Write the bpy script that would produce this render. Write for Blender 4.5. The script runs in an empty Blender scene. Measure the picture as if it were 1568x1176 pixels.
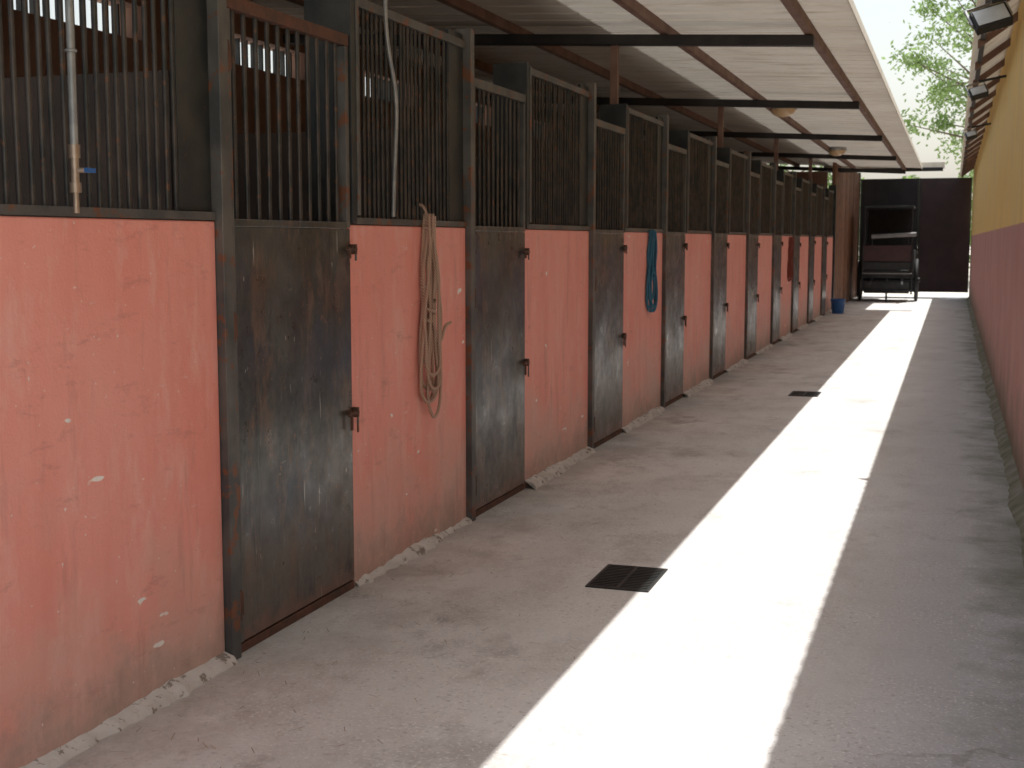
import bpy, bmesh, math, random
from mathutils import Vector, Matrix, noise
random.seed(7)
S = bpy.context.scene
COL = S.collection

# ------------------------------------------------------------ node helpers
class NT:
    def __init__(s, name):
        s.m = bpy.data.materials.new(name); s.m.use_nodes = True
        s.t = s.m.node_tree; s.n = s.t.nodes; s.l = s.t.links
        s.b = s.n['Principled BSDF']
        g = s.n.new('ShaderNodeNewGeometry'); s.pos = g.outputs['Position']
    def link(s, a, b): s.l.new(a, b)
    def mapping(s, scale=(1,1,1), loc=(0,0,0), rot=(0,0,0)):
        m = s.n.new('ShaderNodeMapping'); m.inputs['Scale'].default_value = scale
        m.inputs['Location'].default_value = loc; m.inputs['Rotation'].default_value = rot
        s.link(s.pos, m.inputs['Vector']); return m.outputs[0]
    def noise(s, scale, detail=3, rough=.55, vec=None, dist=0):
        n = s.n.new('ShaderNodeTexNoise'); n.inputs['Scale'].default_value = scale
        n.inputs['Detail'].default_value = detail; n.inputs['Roughness'].default_value = rough
        n.inputs['Distortion'].default_value = dist
        s.link(vec if vec else s.pos, n.inputs['Vector']); return n.outputs['Fac']
    def ramp(s, fac, a, b, va=0., vb=1.):
        r = s.n.new('ShaderNodeMapRange'); r.clamp = True
        r.inputs[1].default_value = a; r.inputs[2].default_value = b
        r.inputs[3].default_value = va; r.inputs[4].default_value = vb
        s.link(fac, r.inputs[0]); return r.outputs[0]
    def math(s, op, a, b):
        m = s.n.new('ShaderNodeMath'); m.operation = op
        for i, v in enumerate((a, b)):
            if isinstance(v, (int, float)): m.inputs[i].default_value = v
            else: s.link(v, m.inputs[i])
        return m.outputs[0]
    def mix(s, fac, a, b):
        m = s.n.new('ShaderNodeMix'); m.data_type = 'RGBA'
        if isinstance(fac, (int, float)): m.inputs[0].default_value = fac
        else: s.link(fac, m.inputs[0])
        for i, v in ((6, a), (7, b)):
            if isinstance(v, tuple): m.inputs[i].default_value = (*v, 1)
            else: s.link(v, m.inputs[i])
        return m.outputs[2]
    def sep(s):
        x = s.n.new('ShaderNodeSeparateXYZ'); s.link(s.pos, x.inputs[0]); return x.outputs
    def color(s, c):
        if isinstance(c, tuple): s.b.inputs['Base Color'].default_value = (*c, 1)
        else: s.link(c, s.b.inputs['Base Color'])
    def rough(s, r):
        if isinstance(r, (int, float)): s.b.inputs['Roughness'].default_value = r
        else: s.link(r, s.b.inputs['Roughness'])
    def bump(s, h, strength=.3, dist=.01):
        b = s.n.new('ShaderNodeBump'); b.inputs['Strength'].default_value = strength
        b.inputs['Distance'].default_value = dist
        s.link(h, b.inputs['Height']); s.link(b.outputs[0], s.b.inputs['Normal'])

def simple(name, c1, c2, scale=8, rough=.7, metal=0, bump=.2, c3=None, thr=.62, bscale=60):
    t = NT(name)
    col = t.mix(t.ramp(t.noise(scale, 2), .35, .65), c1, c2)
    if c3:
        col = t.mix(t.ramp(t.noise(scale*2.3, 4, .65), thr, thr+.06), col, c3)
    t.color(col); t.rough(rough); t.b.inputs['Metallic'].default_value = metal
    if bump: t.bump(t.noise(bscale, 2), bump, .004)
    return t.m

# pink painted wall
def m_pink():
    t = NT('pink_painted_plaster'); x, y, z = t.sep()
    col = t.mix(t.ramp(t.noise(1.3, 4), .3, .7), (.84,.29,.225), (.87,.375,.305))
    st = t.noise(1.0, 4, .6, t.mapping((2, 5, .6)))
    col = t.mix(t.ramp(st, .5, .8, 0, .6), col, (.75,.24,.175))
    zz = t.math('ADD', z, t.ramp(t.noise(2.2, 4), .3, .7, -.3, .3))
    col = t.mix(t.ramp(zz, .0, .65, .85, 0), col, (.67,.47,.39))
    z3 = t.math('ADD', z, t.ramp(t.noise(5, 5, .7), .3, .7, -.14, .14))
    col = t.mix(t.ramp(z3, .02, .24, .6, 0), col, (.36,.28,.23))
    col = t.mix(t.ramp(t.noise(6, 5, .7, t.mapping((1,1,.35))), .52, .75, 0, .55), col, (.88,.56,.48))
    v = t.noise(13, 2, .4, t.mapping((1,.55,1.3)))
    col = t.mix(t.ramp(v, .75, .775), col, (.9,.84,.78))
    v2 = t.noise(42, 2, .5)
    col = t.mix(t.ramp(v2, .71, .76, 0, .8), col, (.88,.76,.70))
    v3 = t.noise(5, 5, .75, t.mapping((1,1,3), (3,7,1)))
    col = t.mix(t.ramp(v3, .58, .72, 0, .45), col, (.46,.19,.15))
    v5 = t.noise(7, 4, .7, t.mapping((1,1.6,.22), (8,1,5)))
    col = t.mix(t.ramp(v5, .56, .72, 0, .5), col, (.52,.24,.19))
    v4 = t.noise(9, 4, .7, t.mapping((1,.35,2.2), (13,2,5)))
    col = t.mix(t.ramp(v4, .67, .72, 0, .55), col, (.86,.68,.62))
    t.color(col); t.rough(.62)
    t.bump(t.math('ADD', t.noise(9, 4), t.math('MULTIPLY', t.noise(90, 2), .3)), .45, .014)
    return t.m

def m_rightwall():
    t = NT('ochre_and_mauve_plaster'); x, y, z = t.sep()
    up = t.mix(t.ramp(t.noise(1.2, 4), .3, .7), (.80,.52,.15), (.76,.53,.20))
    lo = t.mix(t.ramp(t.noise(1.6, 4), .3, .7), (.47,.21,.185), (.53,.27,.24))
    zb = t.math('ADD', z, t.ramp(t.noise(8, 3), .3, .7, -.006, .006))
    col = t.mix(t.ramp(zb, 1.669, 1.673), lo, up)
    zz = t.math('ADD', z, t.ramp(t.noise(2.5, 4), .3, .7, -.25, .25))
    col = t.mix(t.ramp(zz, .02, .55, .85, 0), col, (.20,.19,.13))
    col = t.mix(t.ramp(t.noise(5, 5, .7, t.mapping((1,.7,.3))), .52, .74, 0, .5), col, (.40,.31,.23))
    t.color(col); t.rough(.8); t.bump(t.noise(12, 4), .5, .015)
    return t.m

def m_concrete():
    t = NT('worn_concrete'); x, y, z = t.sep()
    col = t.mix(t.ramp(t.noise(.9, 5, .6), .32, .68), (.68,.655,.625), (.78,.77,.75))
    patch = t.noise(.55, 3, .6, t.mapping((1.4,.7,1),(31,4,0)))
    col = t.mix(t.ramp(patch, .46, .62, 0, .45), col, (.56,.535,.51))
    # trodden dirt, heavier towards the stall fronts
    near = t.ramp(x, -2.4, -1.2, 1., .45)
    s1 = t.math('MULTIPLY', t.ramp(t.noise(3.1, 6, .72, t.mapping((1,.6,1))), .47, .70, 0, .8), near)
    col = t.mix(s1, col, (.44,.40,.365))
    s2 = t.math('MULTIPLY', t.ramp(t.noise(1.5, 6, .72, t.mapping((1,.8,1),(9,4,0))), .54, .68, 0, .85), near)
    col = t.mix(s2, col, (.29,.255,.23))
    s4 = t.math('MULTIPLY', t.ramp(t.noise(8, 5, .75, t.mapping((1,.7,1),(2,14,0))), .58, .70, 0, .6), near)
    col = t.mix(s4, col, (.27,.235,.21))
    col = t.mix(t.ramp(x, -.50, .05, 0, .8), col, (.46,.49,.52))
    area = t.ramp(t.noise(1.7, 3), .35, .65, .45, 1.)
    col = t.mix(t.math('MULTIPLY', t.ramp(t.noise(75, 2, .5), .58, .66, 0, .65), area), col, (.90,.89,.87))
    col = t.mix(t.math('MULTIPLY', t.ramp(t.noise(45, 3, .6, t.mapping((1,1,1),(5,5,5))), .58, .66, 0, .6), area), col, (.36,.33,.31))
    e = t.math('ADD', x, t.ramp(t.noise(2.2, 5, .65), .3, .7, -.22, .22))
    col = t.mix(t.ramp(e, .12, .48, 0, .8), col, (.16,.175,.12))
    col = t.mix(t.ramp(e, -2.5, -2.1, .6, 0), col, (.36,.32,.28))
    vo = t.n.new('ShaderNodeTexVoronoi'); vo.feature = 'DISTANCE_TO_EDGE'; vo.inputs['Scale'].default_value = .4
    nn = t.n.new('ShaderNodeTexNoise'); nn.inputs['Scale'].default_value = 2.5; nn.inputs['Detail'].default_value = 5
    t.link(t.pos, nn.inputs['Vector'])
    va = t.n.new('ShaderNodeVectorMath'); va.operation = 'MULTIPLY_ADD'
    t.link(nn.outputs['Color'], va.inputs[0]); va.inputs[1].default_value = (.6,.6,0); t.link(t.pos, va.inputs[2])
    t.link(va.outputs[0], vo.inputs['Vector'])
    cr = t.ramp(vo.outputs['Distance'], .0, .004, 1, 0)
    cr = t.math('MULTIPLY', cr, t.ramp(x, -.3, .1))
    col = t.mix(t.math('MULTIPLY', cr, .5), col, (.17,.16,.14))
    t.color(col); t.rough(t.ramp(t.noise(4, 3), .3, .7, .6, .9))
    h = t.math('ADD', t.noise(6, 5, .6), t.math('MULTIPLY', t.noise(60, 3), .38))
    t.bump(h, .58, .017)
    return t.m

def m_door():
    t = NT('worn_painted_steel_door'); x, y, z = t.sep()
    col = t.mix(t.ramp(t.noise(2.6, 5, .7), .42, .60), (.009,.016,.016), (.045,.052,.044))
    col = t.mix(t.ramp(t.noise(1.9, 4, .6, t.mapping((1,1,1),(4,1,2))), .48, .62, 0, .85), col, (.016,.032,.055))
    zz = t.math('ADD', z, t.ramp(t.noise(3, 5, .65), .3, .7, -.45, .45))
    col = t.mix(t.ramp(zz, .1, .8, .65, 0), col, (.12,.095,.068))
    col = t.mix(t.ramp(t.noise(4, 5, .78, t.mapping((1,1.5,.5),(2,5,9))), .50, .62, 0, .85), col, (.11,.068,.042))
    col = t.mix(t.ramp(t.noise(5, 5, .75, t.mapping((1,2.2,.3),(7,1,4))), .54, .64, 0, .9), col, (.008,.011,.011))
    col = t.mix(t.ramp(t.noise(15, 6, .8), .60, .68, 0, .9), col, (.20,.085,.042))
    zr = t.math('ADD', z, t.ramp(t.noise(14, 5, .7), .3, .7, -.06, .06))
    col = t.mix(t.ramp(zr, .06, .13, .9, 0), col, (.15,.07,.045))
    sc = t.noise(3, 6, .7, t.mapping((3, 12, 1.2), (0,0,0), (.12,0,0)))
    col = t.mix(t.ramp(sc, .62, .71, 0, .45), col, (.27,.255,.225))
    sc1 = t.noise(2.3, 6, .75, t.mapping((3, 3, 11), (4,2,8), (-.3,0,0)))
    col = t.mix(t.ramp(sc1, .63, .70, 0, .4), col, (.25,.245,.23))
    sc3 = t.noise(9, 3, .6, t.mapping((1, 5, .35), (1,2,3), (.5,0,0)))
    col = t.mix(t.ramp(sc3, .70, .73, 0, .7), col, (.42,.41,.38))
    sc2 = t.noise(26, 3, .6, t.mapping((1,1,.4)))
    col = t.mix(t.ramp(sc2, .70, .74, 0, .7), col, (.42,.41,.38))
    t.color(col); t.b.inputs['Metallic'].default_value = .1
    t.b.inputs['Specular IOR Level'].default_value = .85
    t.b.inputs['Coat Weight'].default_value = .3; t.b.inputs['Coat Roughness'].default_value = .20
    t.rough(t.ramp(t.noise(7, 5, .7), .3, .7, .22, .6))
    t.bump(t.math('ADD', t.noise(2.6, 1), t.math('MULTIPLY', t.noise(30, 3), .07)), .6, .03)
    return t.m

def m_roof(name, k):
    t = NT(name); x, y, z = t.sep()
    col = t.mix(t.ramp(t.noise(1.2, 4), .3, .7), (.75,.70,.61), (.65,.59,.50))
    col = t.mix(t.ramp(t.noise(3, 5, .7, t.mapping((.5,3,1))), .50, .75, 0, .75), col, (.42,.33,.25))
    t.color(col); t.rough(.7)
    if k:
        tr = t.n.new('ShaderNodeBsdfTranslucent'); t.link(col, tr.inputs[0])
        mx = t.n.new('ShaderNodeMixShader'); mx.inputs[0].default_value = k
        out = t.n['Material Output']
        t.link(t.b.outputs[0], mx.inputs[1]); t.link(tr.outputs[0], mx.inputs[2]); t.link(mx.outputs[0], out.inputs[0])
    return t.m

def m_leaf(name, c1, c2):
    t = NT(name)
    t.color(t.mix(t.ramp(t.noise(1.2, 2), .35, .65), c1, c2)); t.rough(.5)
    tr = t.n.new('ShaderNodeBsdfTranslucent'); tr.inputs[0].default_value = (.34,.50,.16,1)
    mx = t.n.new('ShaderNodeMixShader'); mx.inputs[0].default_value = .5
    out = t.n['Material Output']
    t.link(t.b.outputs[0], mx.inputs[1]); t.link(tr.outputs[0], mx.inputs[2]); t.link(mx.outputs[0], out.inputs[0])
    return t.m

def m_rope(name, c1, c2):
    t = NT(name)
    w = t.n.new('ShaderNodeTexWave'); w.bands_direction = 'DIAGONAL'; w.inputs['Scale'].default_value = 45
    t.link(t.pos, w.inputs['Vector'])
    t.color(t.mix(w.outputs['Fac'], c1, c2)); t.rough(.9); t.bump(w.outputs['Fac'], .8, .004); return t.m

PINK = m_pink(); RWALL = m_rightwall(); CONC = m_concrete(); DOOR = m_door()
ROOF = m_roof('cream_roof_sheet', .085); ROOFO = m_roof('old_opaque_roof_sheet', 0)  # translucency added so sun through the outer sheets brightens the aisle
STEEL = simple('dark_painted_steel', (.022,.026,.028), (.05,.05,.045), 6, .45, .3, .3, (.14,.06,.03), .66)
POST = simple('grey_rusty_steel', (.075,.077,.075), (.15,.14,.125), 5, .5, .3, .4, (.20,.08,.04), .56)
BAR = simple('bar_steel', (.035,.037,.036), (.085,.07,.06), 9, .42, .4, .2, (.14,.07,.042), .6)
RUST = simple('rusty_iron', (.16,.07,.045), (.09,.05,.035), 14, .8, .2, .5)
BEAM = simple('black_steel_beam', (.018,.017,.018), (.04,.034,.03), 4, .6, .2, .2)
PURL = simple('red_brown_purlin', (.17,.09,.065), (.25,.15,.11), 5, .7, 0, .3)
INNER = simple('stable_inner_wall', (.20,.11,.08), (.28,.165,.125), 1.5, .85, 0, .4)
PART = simple('stall_partition', (.08,.062,.055), (.12,.09,.072), 3, .8, 0, .3)
RUBBLE = simple('crumbled_mortar', (.58,.54,.49), (.68,.64,.59), 9, .95, 0, 1., (.28,.24,.20), .56, 50)
WOOD = simple('brown_timber', (.24,.10,.045), (.13,.06,.034), 6, .7, 0, .4)
GATE_L = simple('black_gate_sheet', (.012,.011,.014), (.022,.019,.022), 3, .6, .1, .1)
GATE_R = simple('brown_gate_sheet', (.035,.018,.019), (.05,.026,.026), 3, .6, .1, .1)
DIRT = simple('pale_dirt', (.58,.53,.45), (.66,.61,.53), .6, .95, 0, .6)
BARK = simple('bark', (.10,.075,.05), (.16,.12,.09), 6, .9, 0, .8)
BLACK = simple('matte_black', (.02,.02,.02), (.03,.03,.03), 8, .7, 0, 0)
GREY = simple('weathered_aluminium', (.45,.45,.45), (.36,.35,.34), 20, .4, .7, .1)
GALV = simple('galvanised_pipe', (.26,.27,.27), (.36,.36,.35), 20, .45, .5, .1)
BRASS = simple('brass_valve', (.55,.45,.36), (.40,.31,.24), 20, .4, .7, .1)
BLUEP = simple('blue_plastic', (.02,.10,.32), (.03,.13,.36), 8, .4, 0, 0)
LENS = simple('frosted_lens', (.75,.55,.32), (.7,.48,.27), 8, .3, 0, 0)
GLASS = simple('lamp_glass', (.7,.72,.72), (.6,.62,.62), 8, .15, 0, 0)
CARTR = simple('cart_red_brown_paint', (.06,.022,.02), (.045,.02,.018), 8, .6, 0, .2)
CARTG = simple('cart_grey_tube', (.26,.24,.23), (.2,.19,.18), 8, .5, .2, .1)
CREAM = simple('cream_fascia', (.72,.67,.57), (.62,.56,.47), 5, .7, 0, .2)
STRAW = simple('dry_straw', (.42,.32,.18), (.16,.11,.07), 12, .9, 0, 0)
LEAF = m_leaf('leaves', (.09,.14,.05), (.15,.21,.07)); LEAF2 = m_leaf('hedge_leaves', (.06,.11,.03), (.12,.17,.05))
ROPE1 = m_rope('tan_rope', (.62,.43,.32), (.38,.23,.16))
ROPE2 = m_rope('blue_rope', (.03,.14,.24), (.08,.25,.35))
ROPE3 = m_rope('red_rope', (.35,.09,.06), (.2,.06,.05))

# ------------------------------------------------------------ mesh helpers
class B:
    def __init__(s, name, mats, parent=None, bevel=0):
        s.name = name; s.mats = mats; s.v = []; s.f = []; s.mi = []; s.sm = []; s.parent = parent; s.bev = bevel
    def add(s, vs, fs, mi=0, sm=False):
        o = len(s.v); s.v += [tuple(p) for p in vs]
        for f in fs: s.f.append([o+i for i in f]); s.mi.append(mi); s.sm.append(sm)
    def box(s, x0, x1, y0, y1, z0, z1, mi=0, M=None):
        vs = [Vector(p) for p in ((x0,y0,z0),(x1,y0,z0),(x1,y1,z0),(x0,y1,z0),(x0,y0,z1),(x1,y0,z1),(x1,y1,z1),(x0,y1,z1))]
        if M: vs = [M @ v for v in vs]
        s.add(vs, [(0,3,2,1),(4,5,6,7),(0,1,5,4),(1,2,6,5),(2,3,7,6),(3,0,4,7)], mi)
    def cyl(s, a, b, r, mi=0, n=8, r2=None, cap=True):
        a = Vector(a); b = Vector(b); d = (b-a).normalized(); r2 = r if r2 is None else r2
        u = d.orthogonal().normalized(); w = d.cross(u)
        vs = [a+(u*math.cos(t)+w*math.sin(t))*r for t in [2*math.pi*i/n for i in range(n)]]
        vs += [b+(u*math.cos(t)+w*math.sin(t))*r2 for t in [2*math.pi*i/n for i in range(n)]]
        s.add(vs, [(i,(i+1)%n,n+(i+1)%n,n+i) for i in range(n)], mi, True)
        if cap: s.add(vs, [tuple(range(n))[::-1], tuple(range(n,2*n))], mi)
    def dome(s, c, rx, ry, rz, mi=0, n=16, m=6):
        vs = []; fs = []
        for j in range(m):
            p = j/m*math.pi/2
            for i in range(n):
                t = 2*math.pi*i/n
                vs.append((c[0]+rx*math.cos(p)*math.cos(t), c[1]+ry*math.cos(p)*math.sin(t), c[2]+rz*math.sin(p)))
        vs.append((c[0],c[1],c[2]+rz))
        for j in range(m-1):
            for i in range(n): fs.append((j*n+i, j*n+(i+1)%n, (j+1)*n+(i+1)%n, (j+1)*n+i))
        for i in range(n): fs.append(((m-1)*n+i, (m-1)*n+(i+1)%n, m*n))
        s.add(vs, fs, mi, True)
    def ring(s, c, R, r, axis='X', mi=0, n=32, k=8):
        vs = []; fs = []
        for i in range(n):
            t = 2*math.pi*i/n
            for j in range(k):
                p = 2*math.pi*j/k; rr = R+r*math.cos(p); h = r*math.sin(p)
                a, b = rr*math.cos(t), rr*math.sin(t)
                vs.append({'X':(c[0]+h,c[1]+a,c[2]+b),'Y':(c[0]+a,c[1]+h,c[2]+b),'Z':(c[0]+a,c[1]+b,c[2]+h)}[axis])
        for i in range(n):
            for j in range(k): fs.append((i*k+j, ((i+1)%n)*k+j, ((i+1)%n)*k+(j+1)%k, i*k+(j+1)%k))
        s.add(vs, fs, mi, True)
    def done(s):
        me = bpy.data.meshes.new(s.name); me.from_pydata(s.v, [], s.f)
        for m in s.mats: me.materials.append(m)
        me.polygons.foreach_set('material_index', s.mi); me.polygons.foreach_set('use_smooth', s.sm); me.update()
        bm = bmesh.new(); bm.from_mesh(me); bmesh.ops.recalc_face_normals(bm, faces=bm.faces); bm.to_mesh(me); bm.free()
        o = bpy.data.objects.new(s.name, me); COL.objects.link(o)
        if s.parent: o.parent = s.parent
        if s.bev:
            b = o.modifiers.new('bev', 'BEVEL'); b.width = s.bev; b.segments = 2; b.limit_method = 'ANGLE'
        return o
def empty(name):
    e = bpy.data.objects.new(name, None); COL.objects.link(e); return e

# ------------------------------------------------------------ ground
g = B('ground', [DIRT]); g.add([(-400,-300,-.006),(400,-300,-.006),(400,700,-.006),(-400,700,-.006)], [(0,1,2,3)]); g.done()
fl = B('concrete_aisle_floor', [CONC])
fl.add([(-6,.2,0),(.45,.2,0),(.45,38.2,0),(-6,38.2,0)], [(0,1,2,3)])
fl.done()

# ------------------------------------------------------------ stable building
ST = empty('stable_building')
BAY = 2.54; H0 = 4.18
hin = [H0+BAY*k for k in range(-1, 10)]
END = H0+BAY*10
walls = B('pink_front_wall', [PINK], ST, .006)
posts = B('steel_posts', [POST, STEEL, RUST], ST, .003)
grille = B('bar_grilles', [BAR, POST], ST)
plates = B('dark_end_plates', [STEEL], ST, .002)
parts = B('stall_partitions', [PART, STEEL], ST)
def dw(k): return 1.02 if k == 1 else .94
for k, h in enumerate(hin):
    w = dw(k); lat = h+w
    nxt = h+BAY
    posts.box(-2.56,-2.468, h-.065,h-.005, 0,2.67, 0)
    posts.box(-2.70,-2.478, lat+.006,lat+.05, 1.625,2.62, 1)
    posts.box(-2.53,-2.472, lat+.052,lat+.078, 1.66,2.60, 0)
    walls.box(-2.64,-2.50, lat+.012, nxt-.067, -.02, 1.618)
    y0 = lat+.08; y1 = nxt-.067-.21
    grille.box(-2.545,-2.495, lat+.08, nxt-.067, 1.621,1.650, 1)
    grille.box(-2.535,-2.497, lat+.08, nxt-.067, 2.565,2.605, 1)
    n = int((y1-y0)/.052)
    for i in range(n+1):
        y = y0+.02+(y1-y0-.03)*i/n + random.uniform(-.004,.004)
        grille.cyl((-2.516,y,1.64),(-2.516+random.uniform(-.004,.004),y+random.uniform(-.006,.006),2.58), .0085, 0, 6, cap=False)
    plates.box(-2.535,-2.512, y1+.005, nxt-.067, 1.652,2.64)
    parts.box(-5.5,-2.66, h-.09,h-.03, 0,2.15, 0)
    d = B('stable_door', [DOOR, BAR, POST, RUST], ST, .003)
    xo = -2.488+random.uniform(-.003,.003)
    a = h+.008; b = lat-.003; zb = .045
    vs=[];fs=[];NY,NZ=10,16
    for j in range(NZ+1):
        for i in range(NY+1):
            yy=a+.034+(b-.002-a-.034)*i/NY; zz=zb+(1.598-zb)*j/NZ
            ed = min(i,NY-i)/NY*2
            vs.append((xo+ed*.010*noise.noise(Vector((yy*2.3,zz*2.1,k*3.3))),yy,zz))
    for j in range(NZ):
        for i in range(NY): fs.append((j*(NY+1)+i,j*(NY+1)+i+1,(j+1)*(NY+1)+i+1,(j+1)*(NY+1)+i))
    d.add(vs,fs,0,True)
    d.box(xo-.030, xo-.012, a+.034,b-.037, zb,1.598, 0)
    d.box(xo-.035, xo+.006, a,a+.033, zb,2.375, 2)
    d.box(xo-.035, xo-.012, b-.035,b-.001, zb,1.60, 2)
    d.box(xo-.035, xo+.003, b-.033,b, 1.604,2.375, 2)
    d.box(xo-.037, xo+.005, a,b, 2.377,2.425, 3 if k in (1,) else 2)
    d.box(xo-.034, xo+.004, a+.035,b-.035, 1.600,1.628, 0)
    nb = 11
    for i in range(nb):
        y = a+.045+(b-a-.09)*(i+.5)/nb
        d.cyl((xo-.018,y,1.62),(xo-.018,y+random.uniform(-.005,.005),2.38), .0095, 1, 8, cap=False)
    for z in (.14, 1.18, 2.15):
        d.cyl((xo+.012, a-.004, z),(xo+.012, a-.004, z+.11), .010, 3, 8)
        d.box(xo+.0065, xo+.011, a+.0,a+.03, z+.01,z+.10, 3)
    for z, s in ((1.50, .5), (.80, .9)):
        z += random.uniform(-.02,.02)
        d.cyl((xo+.020, b-.08, z),(xo+.020, b+.022, z), .006, 3, 8)
        d.box(xo+.010, xo+.026, b-.065,b-.054, z-.012,z+.012, 3)
        d.box(xo+.010, xo+.026, b-.025,b-.014, z-.012,z+.012, 3)
        d.box(xo+.014, xo+.025, b-.05,b-.039, z-.08*s,z, 3)
        d.box(xo-.010, xo+.020, b+.014,b+.032, z-.022,z+.022, 3)
        d.box(xo+.012, xo+.020, b+.018,b+.028, z-.10*s,z-.022, 2)
    d.done()
    posts.box(-2.55,-2.492, h,lat, .0,.035, 2)
posts.box(-2.62,-2.46, END-.06,END+.10, 0,2.75, 1)
walls.done(); plates.done(); parts.done()

bw = B('rear_wall', [INNER, STEEL], ST)
Y0 = hin[0]-.1
bw.box(-5.72,-5.52, Y0, 37.4, 0,2.96, 0)
for k, h in enumerate(hin):
    o0 = h+.05; o1 = h+1.45
    bw.box(-5.72,-5.52, h-.1, o0, 2.96,3.50, 0)
    bw.box(-5.72,-5.52, o1, h-.1+BAY, 2.96,3.50, 0)
    bw.box(-5.72,-5.52, o0,o1, 3.20,3.50, 0)
    for i in range(1, 11):
        y = o0+(o1-o0)*i/11
        bw.box(-5.66,-5.62, y-.010,y+.010, 2.96,3.20, 1)
bw.box(-5.5,-2.66, END+.0,END+.12, 0,3.05, 0)
bw.done()

SL = .05
def bz(D): return 3.05+SL*(D-1.05)
def rz(D): return 3.175+SL*(D-1.09)
beams = B('roof_beams', [BEAM, PURL], ST, .004)
beam_y = [5.27+5.03*k for k in range(6)]
for y in beam_y:
    vs = []
    for (D) in (1.05, 5.6):
        for yy in (y-.05,y+.05):
            for dz in (-.04,.04): vs.append((-D,yy,bz(D)+dz))
    beams.add(vs, [(0,1,3,2),(4,6,7,5),(0,4,5,1),(2,3,7,6),(0,2,6,4),(1,5,7,3)], 0)
    beams.box(-2.63,-2.57, y-.03,y+.03, 2.60,bz(2.6)-.042, 1)
RY0, RY1 = 2.2, 31.2
for D in (1.09, 2.2, 3.45, 4.6):
    beams.box(-D-.03,-D+.03, RY0+.05,RY1-.1, rz(D)-.080,rz(D)-.003, 1)
beams.done()
rf = B('corrugated_roof', [ROOF, ROOFO, CREAM], ST)
ys = []; y = RY0
while y < RY1:
    ys += [(y,0),(y+.26,0),(y+.275,.028),(y+.315,.028),(y+.33,0)]; y += .33
vs = []; fa = []; fb = []
for (yy, dz) in ys:
    for D in (.72, 2.75, 5.9): vs.append((-D, yy, rz(D)+dz))
for i in range(len(ys)-1):
    fa.append((3*i,3*i+1,3*i+4,3*i+3)); fb.append((3*i+1,3*i+2,3*i+5,3*i+4))
rf.add(vs, fa, 0); rf.add(vs, fb, 1)
rf.box(-.722,-.712, RY0,RY1, rz(.72)-.03,rz(.72)+.04, 2)
rf.done()
lt = B('end_lintel', [CREAM, BEAM], ST, .004)
lt.box(-3.0,-.27, 30.95,31.08, rz(2)-.13,rz(2)-.05, 1)
lt.box(-2.9,-.24, 31.22,31.34, rz(2)-.06,rz(2)+.08, 0)
lt.done()
rr = B('hidden_shade_roof', [ROOFO, BEAM], ST)  # unseen roof added to keep the ground before the gate in shade
rr.box(-6,-1.15, 31.5,37.6, 3.80,3.84, 0)
for y in (31.7, 34.5, 37.3): rr.box(-6,-1.2, y,y+.08, 3.70,3.797, 1)
rr.done()

# low mortar kerb
ker = B('mortar_kerb', [RUBBLE], ST)
for k, h in enumerate(hin):
    y = h+dw(k)+.02; e = h+BAY-.07; vs = []; fs = []
    N = int((e-y)/.02)
    for i in range(N+1):
        yy = y+(e-y)*i/N
        q = noise.noise(Vector((yy*2.1, 1.7, 0)))+.5*noise.noise(Vector((yy*14, 5, 0)))
        wd = max(.010, .052+.045*q); ht = max(.006, .027+.022*q)
        vs += [(-2.502,yy,ht+.012),(-2.5+wd*.75,yy,ht*(.9+.3*noise.noise(Vector((yy*22,9,1))))),(-2.5+wd,yy,.004),(-2.5+wd+.004,yy,-.01)]
    for i in range(N):
        for j in range(3): fs.append((i*4+j,i*4+j+1,i*4+j+5,i*4+j+4))
    fs += [(0,1,2,3)]
    ker.add(vs, fs, 0)
ker.done(); posts.done(); grille.done()
rb = B('mortar_rubble', [RUBBLE])
for i in range(420):
    if i < 200: y = random.uniform(2.6, 20); x = -2.42+abs(random.gauss(0,.05)); r = random.uniform(.003,.009)
    else: y = random.uniform(3, 16); x = random.uniform(-2.3,.3); r = random.uniform(.002,.005)
    vs = [Vector((random.uniform(-1,1),random.uniform(-1,1),random.uniform(0,1)))*r+Vector((x,y,0)) for _ in range(4)]
    rb.add(vs, [(0,1,2),(0,2,3),(0,3,1),(1,3,2)])
rb.done()
sw = B('straw_litter', [STRAW])
for i in range(650):
    y = 2.8+22*random.random()**1.5; x = -2.42+abs(random.gauss(0,.55))
    if i % 4 == 0: x = .38-abs(random.gauss(0,.10))
    if x > .42: continue
    t = random.uniform(0,math.pi); l = random.uniform(.006,.026); wv = .0012
    dx,dy = math.cos(t),math.sin(t); z1 = .004+random.random()*.004
    sw.add([(x-dx*l-dy*wv,y-dy*l+dx*wv,.003),(x-dx*l+dy*wv,y-dy*l-dx*wv,.003),(x+dx*l+dy*wv,y+dy*l-dx*wv,z1),(x+dx*l-dy*wv,y+dy*l+dx*wv,z1)],[(0,1,2,3)])
sw.done()

tw = B('timber_end_wall', [WOOD, BEAM])
y = END+.12
while y < 37.3:
    tw.box(-2.56+random.uniform(-.004,.004),-2.50+random.uniform(-.006,.006), y,min(y+.165,37.38), 0,3.35, 0); y += .175
tw.done()

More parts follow.
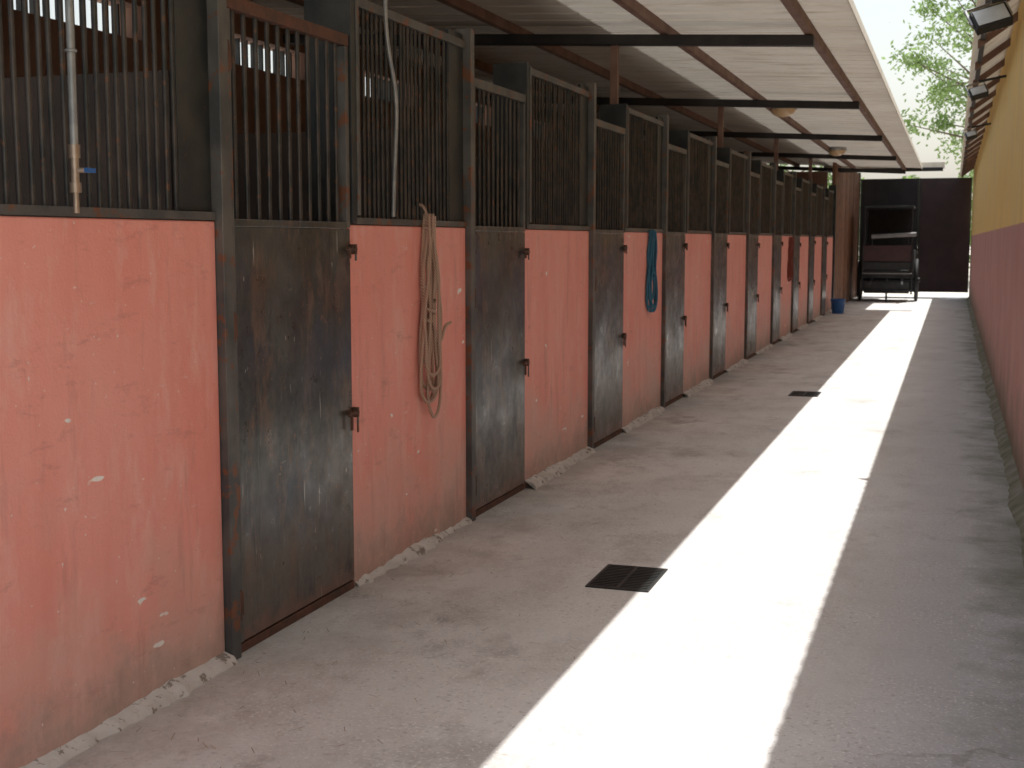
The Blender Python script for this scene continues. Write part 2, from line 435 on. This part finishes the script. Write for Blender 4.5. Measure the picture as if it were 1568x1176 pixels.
# ------------------------------------------------------------ right boundary wall with roof
RW = empty('boundary_wall')
w = B('plastered_wall', [RWALL], RW)
w.box(.45,.70, 1.2,37.45, -.02,3.60)
w.done()
sk = B('mossy_wall_foot', [simple('mossy_concrete', (.15,.165,.11),(.30,.30,.25), 5,.95,0,.8)], RW)
vs=[];fs=[];N=900
for i in range(N+1):
    yy=1.2+36.1*i/N; q=noise.noise(Vector((yy*1.3,3,1)))+.4*noise.noise(Vector((yy*6,3,4)))
    vs += [(.452,yy,.06+.025*q),(.452-.04-.02*q,yy,.03+.012*q),(.452-.07-.035*q,yy,.003),(.452-.08-.035*q,yy,-.01)]
for i in range(N):
    for j in range(3): fs.append((i*4+j,i*4+j+1,i*4+j+5,i*4+j+4))
sk.add(vs,fs,0); sk.done()
SR = .72
def rrz(x): return 3.24+(x-.10)*SR
ro = B('tiled_lean_roof', [ROOF, PURL, BEAM], RW)
vs=[];fs=[];N=640
for i in range(N+1):
    yy = 1.2+36.4*i/N; dz = .022*math.cos(2*math.pi*yy/.18)
    for x in (.10,.75,1.6): vs.append((x,yy,rrz(x)+dz))
for i in range(N):
    for j in range(2): fs.append((3*i+j,3*i+j+1,3*i+j+4,3*i+j+3))
ro.add(vs,fs,0)
y = 1.5
while y < 37.3:
    vs = []
    for x in (.14, .449):
        for yy in (y,y+.06):
            for dz in (-.10,-.028): vs.append((x,yy,rrz(x)+dz))
    ro.add(vs, [(0,1,3,2),(4,6,7,5),(0,4,5,1),(2,3,7,6),(0,2,6,4),(1,5,7,3)], 1); y += 1.5
ro.box(.16,.20, 1.2,37.5, rrz(.18)-.065,rrz(.18)-.024, 2)
ro.done()

def floodlight(y, s=1.):
    o = B('floodlight', [BLACK, GLASS, GREY], None, .004)
    z = 3.04; X = .19
    M = Matrix.Translation((X,y,z)) @ Matrix.Rotation(math.radians(-35),4,'X') @ Matrix.Rotation(math.radians(-20),4,'Y')
    o.box(-.12*s,.12*s,-.035,.035,-.08*s,.08*s,0,M)
    o.box(-.105*s,.105*s,-.041,-.036,-.065*s,.065*s,1,M)
    for i in range(6): o.box(-.11*s+.04*i*s,-.10*s+.04*i*s,.036,.055,-.07*s,.07*s,2,M)
    o.box(-.14*s,-.125*s,-.012,.012,-.02,.12,2,M); o.box(.125*s,.14*s,-.012,.012,-.02,.12,2,M)
    o.box(-.14*s,.14*s,-.012,.012,.121,.13,2,M)
    o.cyl((X,y,z+.11),(.47,y,z+.16), .014, 0)
    o.done()
for y, s in ((9.6,1.),(14.3,.7),(20.0,.6)): floodlight(y, s)

for (D, y) in ((2.05,16.6),(2.05,24.5)):
    o = B('ceiling_lamp', [LENS, GREY])
    zt = rz(D)-.004
    o.cyl((-D,y,zt-.05),(-D,y,zt), .17, 1, 24)
    o.dome((-D,y,zt-.05), .16,.16,-.11, 0, 20)
    o.ring((-D,y,zt-.052), .165,.012,'Z',1)
    o.done()

# ------------------------------------------------------------ gate
gt = B('metal_gate', [GATE_L, GATE_R, BEAM])
def leaf(x0,x1,mi,y):
    n = int((x1-x0)/.09)
    for i in range(n):
        a = x0+(x1-x0)*i/n; b = x0+(x1-x0)*(i+1)/n
        gt.box(a,b-.03,y,y+.02,.15,3.2,mi); gt.box(b-.03,b,y+.012,y+.03,.15,3.2,mi)
    for z in (.14,1.6,3.17): gt.box(x0,x1,y+.035,y+.08,z,z+.06,2)
    gt.box(x0,x0+.05,y-.01,y-.001,.14,3.23,2); gt.box(x1-.05,x1,y-.01,y-.001,.14,3.23,2)
leaf(-2.47,-.926,0,37.60); leaf(-.924,.43,1,37.60)
gt.box(-2.6,-2.48,37.55,37.67,0,3.4,2)
gt.done()

# ------------------------------------------------------------ horse cart
ct = B('horse_cart', [BLACK, CARTR, CARTG, STEEL], None, .004)
cx, cy = -1.56, 35.2
HW = .70
for sx in (-HW,HW):
    x = cx+sx
    ct.ring((x,cy,.54), .50,.045,'X',0,36,8)
    ct.ring((x,cy,.54), .45,.025,'X',0,36,6)
    for i in range(12):
        t = 2*math.pi*i/12
        ct.cyl((x,cy,.54),(x,cy+.45*math.cos(t),.54+.45*math.sin(t)), .016, 3, 6)
    ct.cyl((x-.08,cy,.54),(x+.08,cy,.54), .06, 0, 12)
ct.cyl((cx-HW,cy,.54),(cx+HW,cy,.54), .03, 0, 8)
h2 = HW-.10
ct.box(cx-h2,cx+h2,cy-.78,cy+.80,.60,.80,0)
ct.box(cx-h2,cx+h2,cy-.84,cy-.79,1.02,1.42,1)
ct.box(cx-h2,cx+h2,cy-.83,cy-.79,.81,1.00,0)
ct.box(cx-h2,cx+h2,cy+.78,cy+.82,.81,2.35,0)
ct.box(cx-h2-.04,cx-h2-.005,cy-.75,cy+.77,.81,1.30,0); ct.box(cx+h2+.005,cx+h2+.04,cy-.75,cy+.77,.81,1.30,0)
ct.box(cx-h2+.03,cx+h2-.03,cy-.1,cy+.45,1.21,1.34,0)
ct.box(cx-h2+.03,cx+h2-.03,cy+.46,cy+.54,1.21,1.75,0)
ct.cyl((cx-.40,cy-.82,1.64),(cx+HW-.02,cy-.82,1.70), .055, 2, 12)
ct.cyl((cx-.38,cy-.82,1.42),(cx-.38,cy-.82,1.64), .02, 0, 8); ct.cyl((cx+.50,cy-.82,1.42),(cx+.50,cy-.82,1.66), .02, 0, 8)
ct.box(cx-h2,cx+h2,cy-.8,cy+.85,2.36,2.42,0)
for sx in (-h2+.03,h2-.03): ct.cyl((cx+sx,cy-.76,1.42),(cx+sx,cy-.76,2.36), .02, 0, 8)
for sx in (-.36,.36):
    ct.cyl((cx+sx,cy-.6,.60),(cx+sx*1.1,cy-1.6,.45), .03, 0, 8)
ct.box(cx-.55,cx+.55,cy-.9,cy-.85,.22,.50,0)
ct.cyl((cx,cy-.87,.0),(cx,cy-.87,.60), .025, 0, 8)
for z in (.30,.72): ct.cyl((cx-h2,cy-.92,z),(cx+h2,cy-.92,z), .016, 2 if z>.5 else 0, 8)
for sx in (-h2,h2): ct.cyl((cx+sx,cy-.86,.2),(cx+sx,cy-.86,1.42), .022, 0, 8)
ct.done()

# ------------------------------------------------------------ drains, bucket
def grate(x, y):
    o = B('drain_grate', [BLACK, STEEL])
    W, L = .29, .42
    o.box(x-W/2,x+W/2,y-L/2,y+L/2,.001,.003,0)
    for a,b,c,d in ((-W/2,-W/2+.014,-L/2,L/2),(W/2-.014,W/2,-L/2,L/2),(-W/2+.014,W/2-.014,-L/2,-L/2+.014),(-W/2+.014,W/2-.014,L/2-.014,L/2)):
        o.box(x+a,x+b,y+c,y+d,.003,.007,1)
    for i in range(14):
        yy = y-L/2+.014+(L-.028)*(i+.5)/14
        o.box(x-W/2+.015,x+W/2-.015,yy-.006,yy+.006,.0035,.0065,1)
    o.box(x-.008,x+.008,y-L/2+.015,y+L/2-.015,.0067,.0078,1)
    o.done()
for y in (5.75, 13.4): grate(-1.37, y)
bk = B('blue_bucket', [BLUEP, GREY])
bx, by = -2.28, 28.6
bk.cyl((bx,by,.0),(bx,by,.30), .12, 0, 24, .155, cap=False); bk.cyl((bx,by,.005),(bx,by,.01), .12, 0, 24)
bk.ring((bx,by,.30), .157,.010,'Z',0)
for i in range(10):
    a = math.pi*i/10; b2 = math.pi*(i+1)/10
    bk.cyl((bx+.157*math.cos(a),by-.10*math.sin(a),.30-.10*math.sin(a)),(bx+.157*math.cos(b2),by-.10*math.sin(b2),.30-.10*math.sin(b2)), .004, 1, 6)
bk.done()

# ------------------------------------------------------------ ropes and pipes
def curve(name, splines, r, mat, parent=None):
    c = bpy.data.curves.new(name, 'CURVE'); c.dimensions = '3D'; c.bevel_depth = r; c.bevel_resolution = 3; c.resolution_u = 6
    for pts in splines:
        s = c.splines.new('NURBS'); s.points.add(len(pts)-1)
        for p, q in zip(s.points, pts): p.co = (*q, 1)
        s.use_endpoint_u = True; s.order_u = 4
    c.materials.append(mat)
    o = bpy.data.objects.new(name, c); COL.objects.link(o)
    if parent: o.parent = parent
    return o
def rope(y, top, bot, n, wd, r, mat, seed, tail=True):
    R = random.Random(seed); sp = []
    for i in range(n):
        b = bot+R.uniform(0,.30)*(top-bot)*(i/n); wl = wd*R.uniform(.45,1.2); c = y+R.uniform(-.04,.05)
        x = -2.486+.016*(i%3); p1,p2 = R.uniform(0,6),R.uniform(0,6); am = R.uniform(.006,.018)
        L = []; Rr = []
        for j in range(13):
            t = j/12; pin = math.sin(min(1,t*1.25)*math.pi*.5)
            sq = 1-.45*math.exp(-((t-.5)/.12)**2)
            L.append((x+.004*math.sin(t*9+p1), y+(c-y)*t-wl*.5*pin*sq+am*math.sin(t*11+p1), top-(top-b)*t))
            Rr.append((x+.013+.004*math.sin(t*8+p2), y+(c-y)*t+wl*.5*pin*sq+am*math.sin(t*10+p2), top-.01-(top-b)*t))
        sp.append(L+[(x+.006, c-wl*.2, b-.05),(x+.008, c+wl*.2, b-.05)]+Rr[::-1])
    w = []
    for j in range(16):
        a = j*.8; w.append((-2.468+.028*math.cos(a), y+.045*math.sin(a), top-(top-bot)*.48-.007*j))
    sp.append(w)
    w = []
    for j in range(14):
        a = j*.8; w.append((-2.474+.022*math.cos(a), y+.026*math.sin(a), top-.04-.005*j))
    sp.append(w)
    if top > 1.65:
        sp.append([(-2.47,y-.01,top-.04),(-2.47,y-.02,top+.03),(-2.535,y,top+.07),(-2.55,y+.01,top+.01),(-2.535,y+.02,top-.03)])
    if tail:
        sp.append([(-2.46,y+.02,top-.5),(-2.45,y+.07,top-.72),(-2.44,y+.14,bot+.36),(-2.44,y+.18,bot+.33),(-2.44,y+.22,bot+.34)])
        sp.append([(-2.46,y,bot+.25),(-2.47,y-.05,bot+.02),(-2.46,y-.02,bot-.10),(-2.46,y+.05,bot-.16),(-2.46,y+.15,bot-.05),(-2.465,y+.13,bot+.28)])
    curve('hanging_rope', sp, r, mat)
rope(6.05, 1.68, .79, 7, .16, .0078, ROPE1, 3)
rope(11.15, 1.64, .98, 5, .24, .009, ROPE2, 5, False)
rope(21.4, 1.60, .95, 4, .20, .012, ROPE3, 8, False)

wp = B('water_pipe', [GALV, BRASS, BLUEP])
wp.cyl((-2.46,3.28,1.82),(-2.46,3.28,3.1), .012, 0, 10)
for z in (2.1,2.7): wp.ring((-2.46,3.28,z), .014,.005,'Z',0,16,6)
wp.cyl((-2.46,3.28,1.79),(-2.46,3.28,1.83), .017, 1, 6)
wp.cyl((-2.46,3.28,1.72),(-2.46,3.28,1.80), .012, 1, 12)
wp.cyl((-2.46,3.28,1.69),(-2.46,3.28,1.72), .017, 1, 6)
wp.cyl((-2.46,3.28,1.755),(-2.42,3.29,1.755), .008, 1, 8)
wp.box(-2.425,-2.417,3.275,3.32,1.748,1.762,2)
wp.cyl((-2.46,3.28,1.63),(-2.46,3.28,1.69), .009, 1, 8)
wp.cyl((-2.52,3.28,2.4),(-2.46,3.28,2.4), .008, 0, 8)
wp.done()
curve('water_hose', [[(-2.48,5.60,3.1),(-2.48,5.57,2.7),(-2.475,5.56,2.45),(-2.47,5.66,2.28),(-2.475,5.69,2.1),(-2.48,5.66,1.9),(-2.485,5.655,1.66)]], .010, GALV)

# ------------------------------------------------------------ trees
def tree(name, x, y, hgt, R, nclump, nleaf, seed, lean=(0,0)):
    rnd = random.Random(seed)
    e = empty(name)
    tr = B('trunk_and_limbs', [BARK], e); base = Vector((x,y,0)); topp = base+Vector((lean[0],lean[1],hgt*.55))
    prev = base
    for i in range(1,7):
        p = base.lerp(topp, i/6)+Vector((rnd.uniform(-.1,.1),rnd.uniform(-.1,.1),0)); tr.cyl(prev,p,.30*(1-.1*(i-1)),0,10,.30*(1-.1*i)); prev = p
    vs=[];fs=[]
    for c in range(nclump):
        a = rnd.uniform(0,2*math.pi); rr = R*math.sqrt(rnd.random()); zz = hgt*(.32+.68*rnd.random())
        k = math.sqrt(max(.1,1-((zz/hgt-.62)/.42)**2))
        cc = Vector((x+lean[0]+rr*k*math.cos(a), y+lean[1]+rr*k*math.sin(a), zz))
        st = base.lerp(topp, rnd.uniform(.5,1)); mid = st.lerp(cc,.5)+Vector((0,0,rnd.uniform(.1,.6)))
        tr.cyl(st,mid,.07,0,6,.045,False); tr.cyl(mid,cc,.045,0,6,.012,False)
        cr = rnd.uniform(.45,1.0)
        for _ in range(nleaf):
            d = Vector((rnd.gauss(0,1),rnd.gauss(0,1),rnd.gauss(0,.7)))*cr*.5
            p = cc+d; s = rnd.uniform(.06,.13)
            u = Vector((rnd.uniform(-1,1),rnd.uniform(-1,1),rnd.uniform(-1,1))).normalized(); w = u.orthogonal().normalized()
            o = len(vs); vs += [p-u*s, p+w*s*.5, p+u*s, p-w*s*.5]; fs.append((o,o+1,o+2,o+3))
    tr.done()
    me = bpy.data.meshes.new('foliage'); me.from_pydata([tuple(v) for v in vs],[],fs); me.materials.append(LEAF)
    ob = bpy.data.objects.new('foliage', me); COL.objects.link(ob); ob.parent = e
tree('shade_tree', 2.8, 52, 13, 4.9, 115, 180, 11)
tree('shade_tree', -9, 58, 8.5, 4, 50, 150, 21)
vs=[];fs=[];rnd=random.Random(4)
for i in range(14000):
    x = rnd.uniform(-14,12); top = 4.1+.8*noise.noise(Vector((x*.8,0,0)))+.3*noise.noise(Vector((x*3,1,0)))
    p = Vector((x, 60+rnd.uniform(-.8,.8), top*rnd.random()**.6)); s = rnd.uniform(.08,.16)
    u = Vector((rnd.uniform(-1,1),rnd.uniform(-1,1),rnd.uniform(-1,1))).normalized(); w = u.orthogonal().normalized()
    o = len(vs); vs += [tuple(p-u*s), tuple(p+w*s*.6), tuple(p+u*s), tuple(p-w*s*.6)]; fs.append((o,o+1,o+2,o+3))
me = bpy.data.meshes.new('distant_hedge'); me.from_pydata(vs,[],fs); me.materials.append(LEAF2)
COL.objects.link(bpy.data.objects.new('distant_hedge', me))

# ------------------------------------------------------------ light
sd = Vector((.178,.30,1)).normalized()
el = math.asin(sd.z); az = math.atan2(sd.x, sd.y)
W = bpy.data.worlds.new('World'); S.world = W; W.use_nodes = True
nt = W.node_tree; bg = nt.nodes['Background']; sky = nt.nodes.new('ShaderNodeTexSky')
sky.sky_type = 'NISHITA'; sky.sun_disc = False; sky.sun_elevation = el; sky.sun_rotation = az
sky.dust_density = 2.5; sky.air_density = 1.6; sky.ozone_density = 1.0
hs = nt.nodes.new('ShaderNodeHueSaturation'); hs.inputs['Saturation'].default_value = .4; hs.inputs['Value'].default_value = 1.25
nt.links.new(sky.outputs[0], hs.inputs['Color']); nt.links.new(hs.outputs[0], bg.inputs[0]); bg.inputs[1].default_value = .15
L = bpy.data.lights.new('sun','SUN'); L.energy = 5; L.angle = math.radians(.5); L.color = (1,.99,.96)
lo = bpy.data.objects.new('sun', L); COL.objects.link(lo); lo.rotation_mode = 'QUATERNION'; lo.rotation_quaternion = sd.to_track_quat('Z','Y')
lo.location = (3,5,12)
# ------------------------------------------------------------ camera
cam = bpy.data.cameras.new('camera'); co = bpy.data.objects.new('camera', cam); COL.objects.link(co)
cam.lens = 45.9; cam.sensor_width = 36; cam.clip_end = 2000; cam.clip_start = .05
cam.dof.use_dof = True; cam.dof.focus_distance = 5.0; cam.dof.aperture_fstop = 8
co.location = (0,0,1.55); co.rotation_euler = (math.radians(90-6.28), 0, math.radians(18.57))
S.camera = co
S.view_settings.view_transform = 'Standard'; S.view_settings.look = 'None'; S.view_settings.exposure = 0
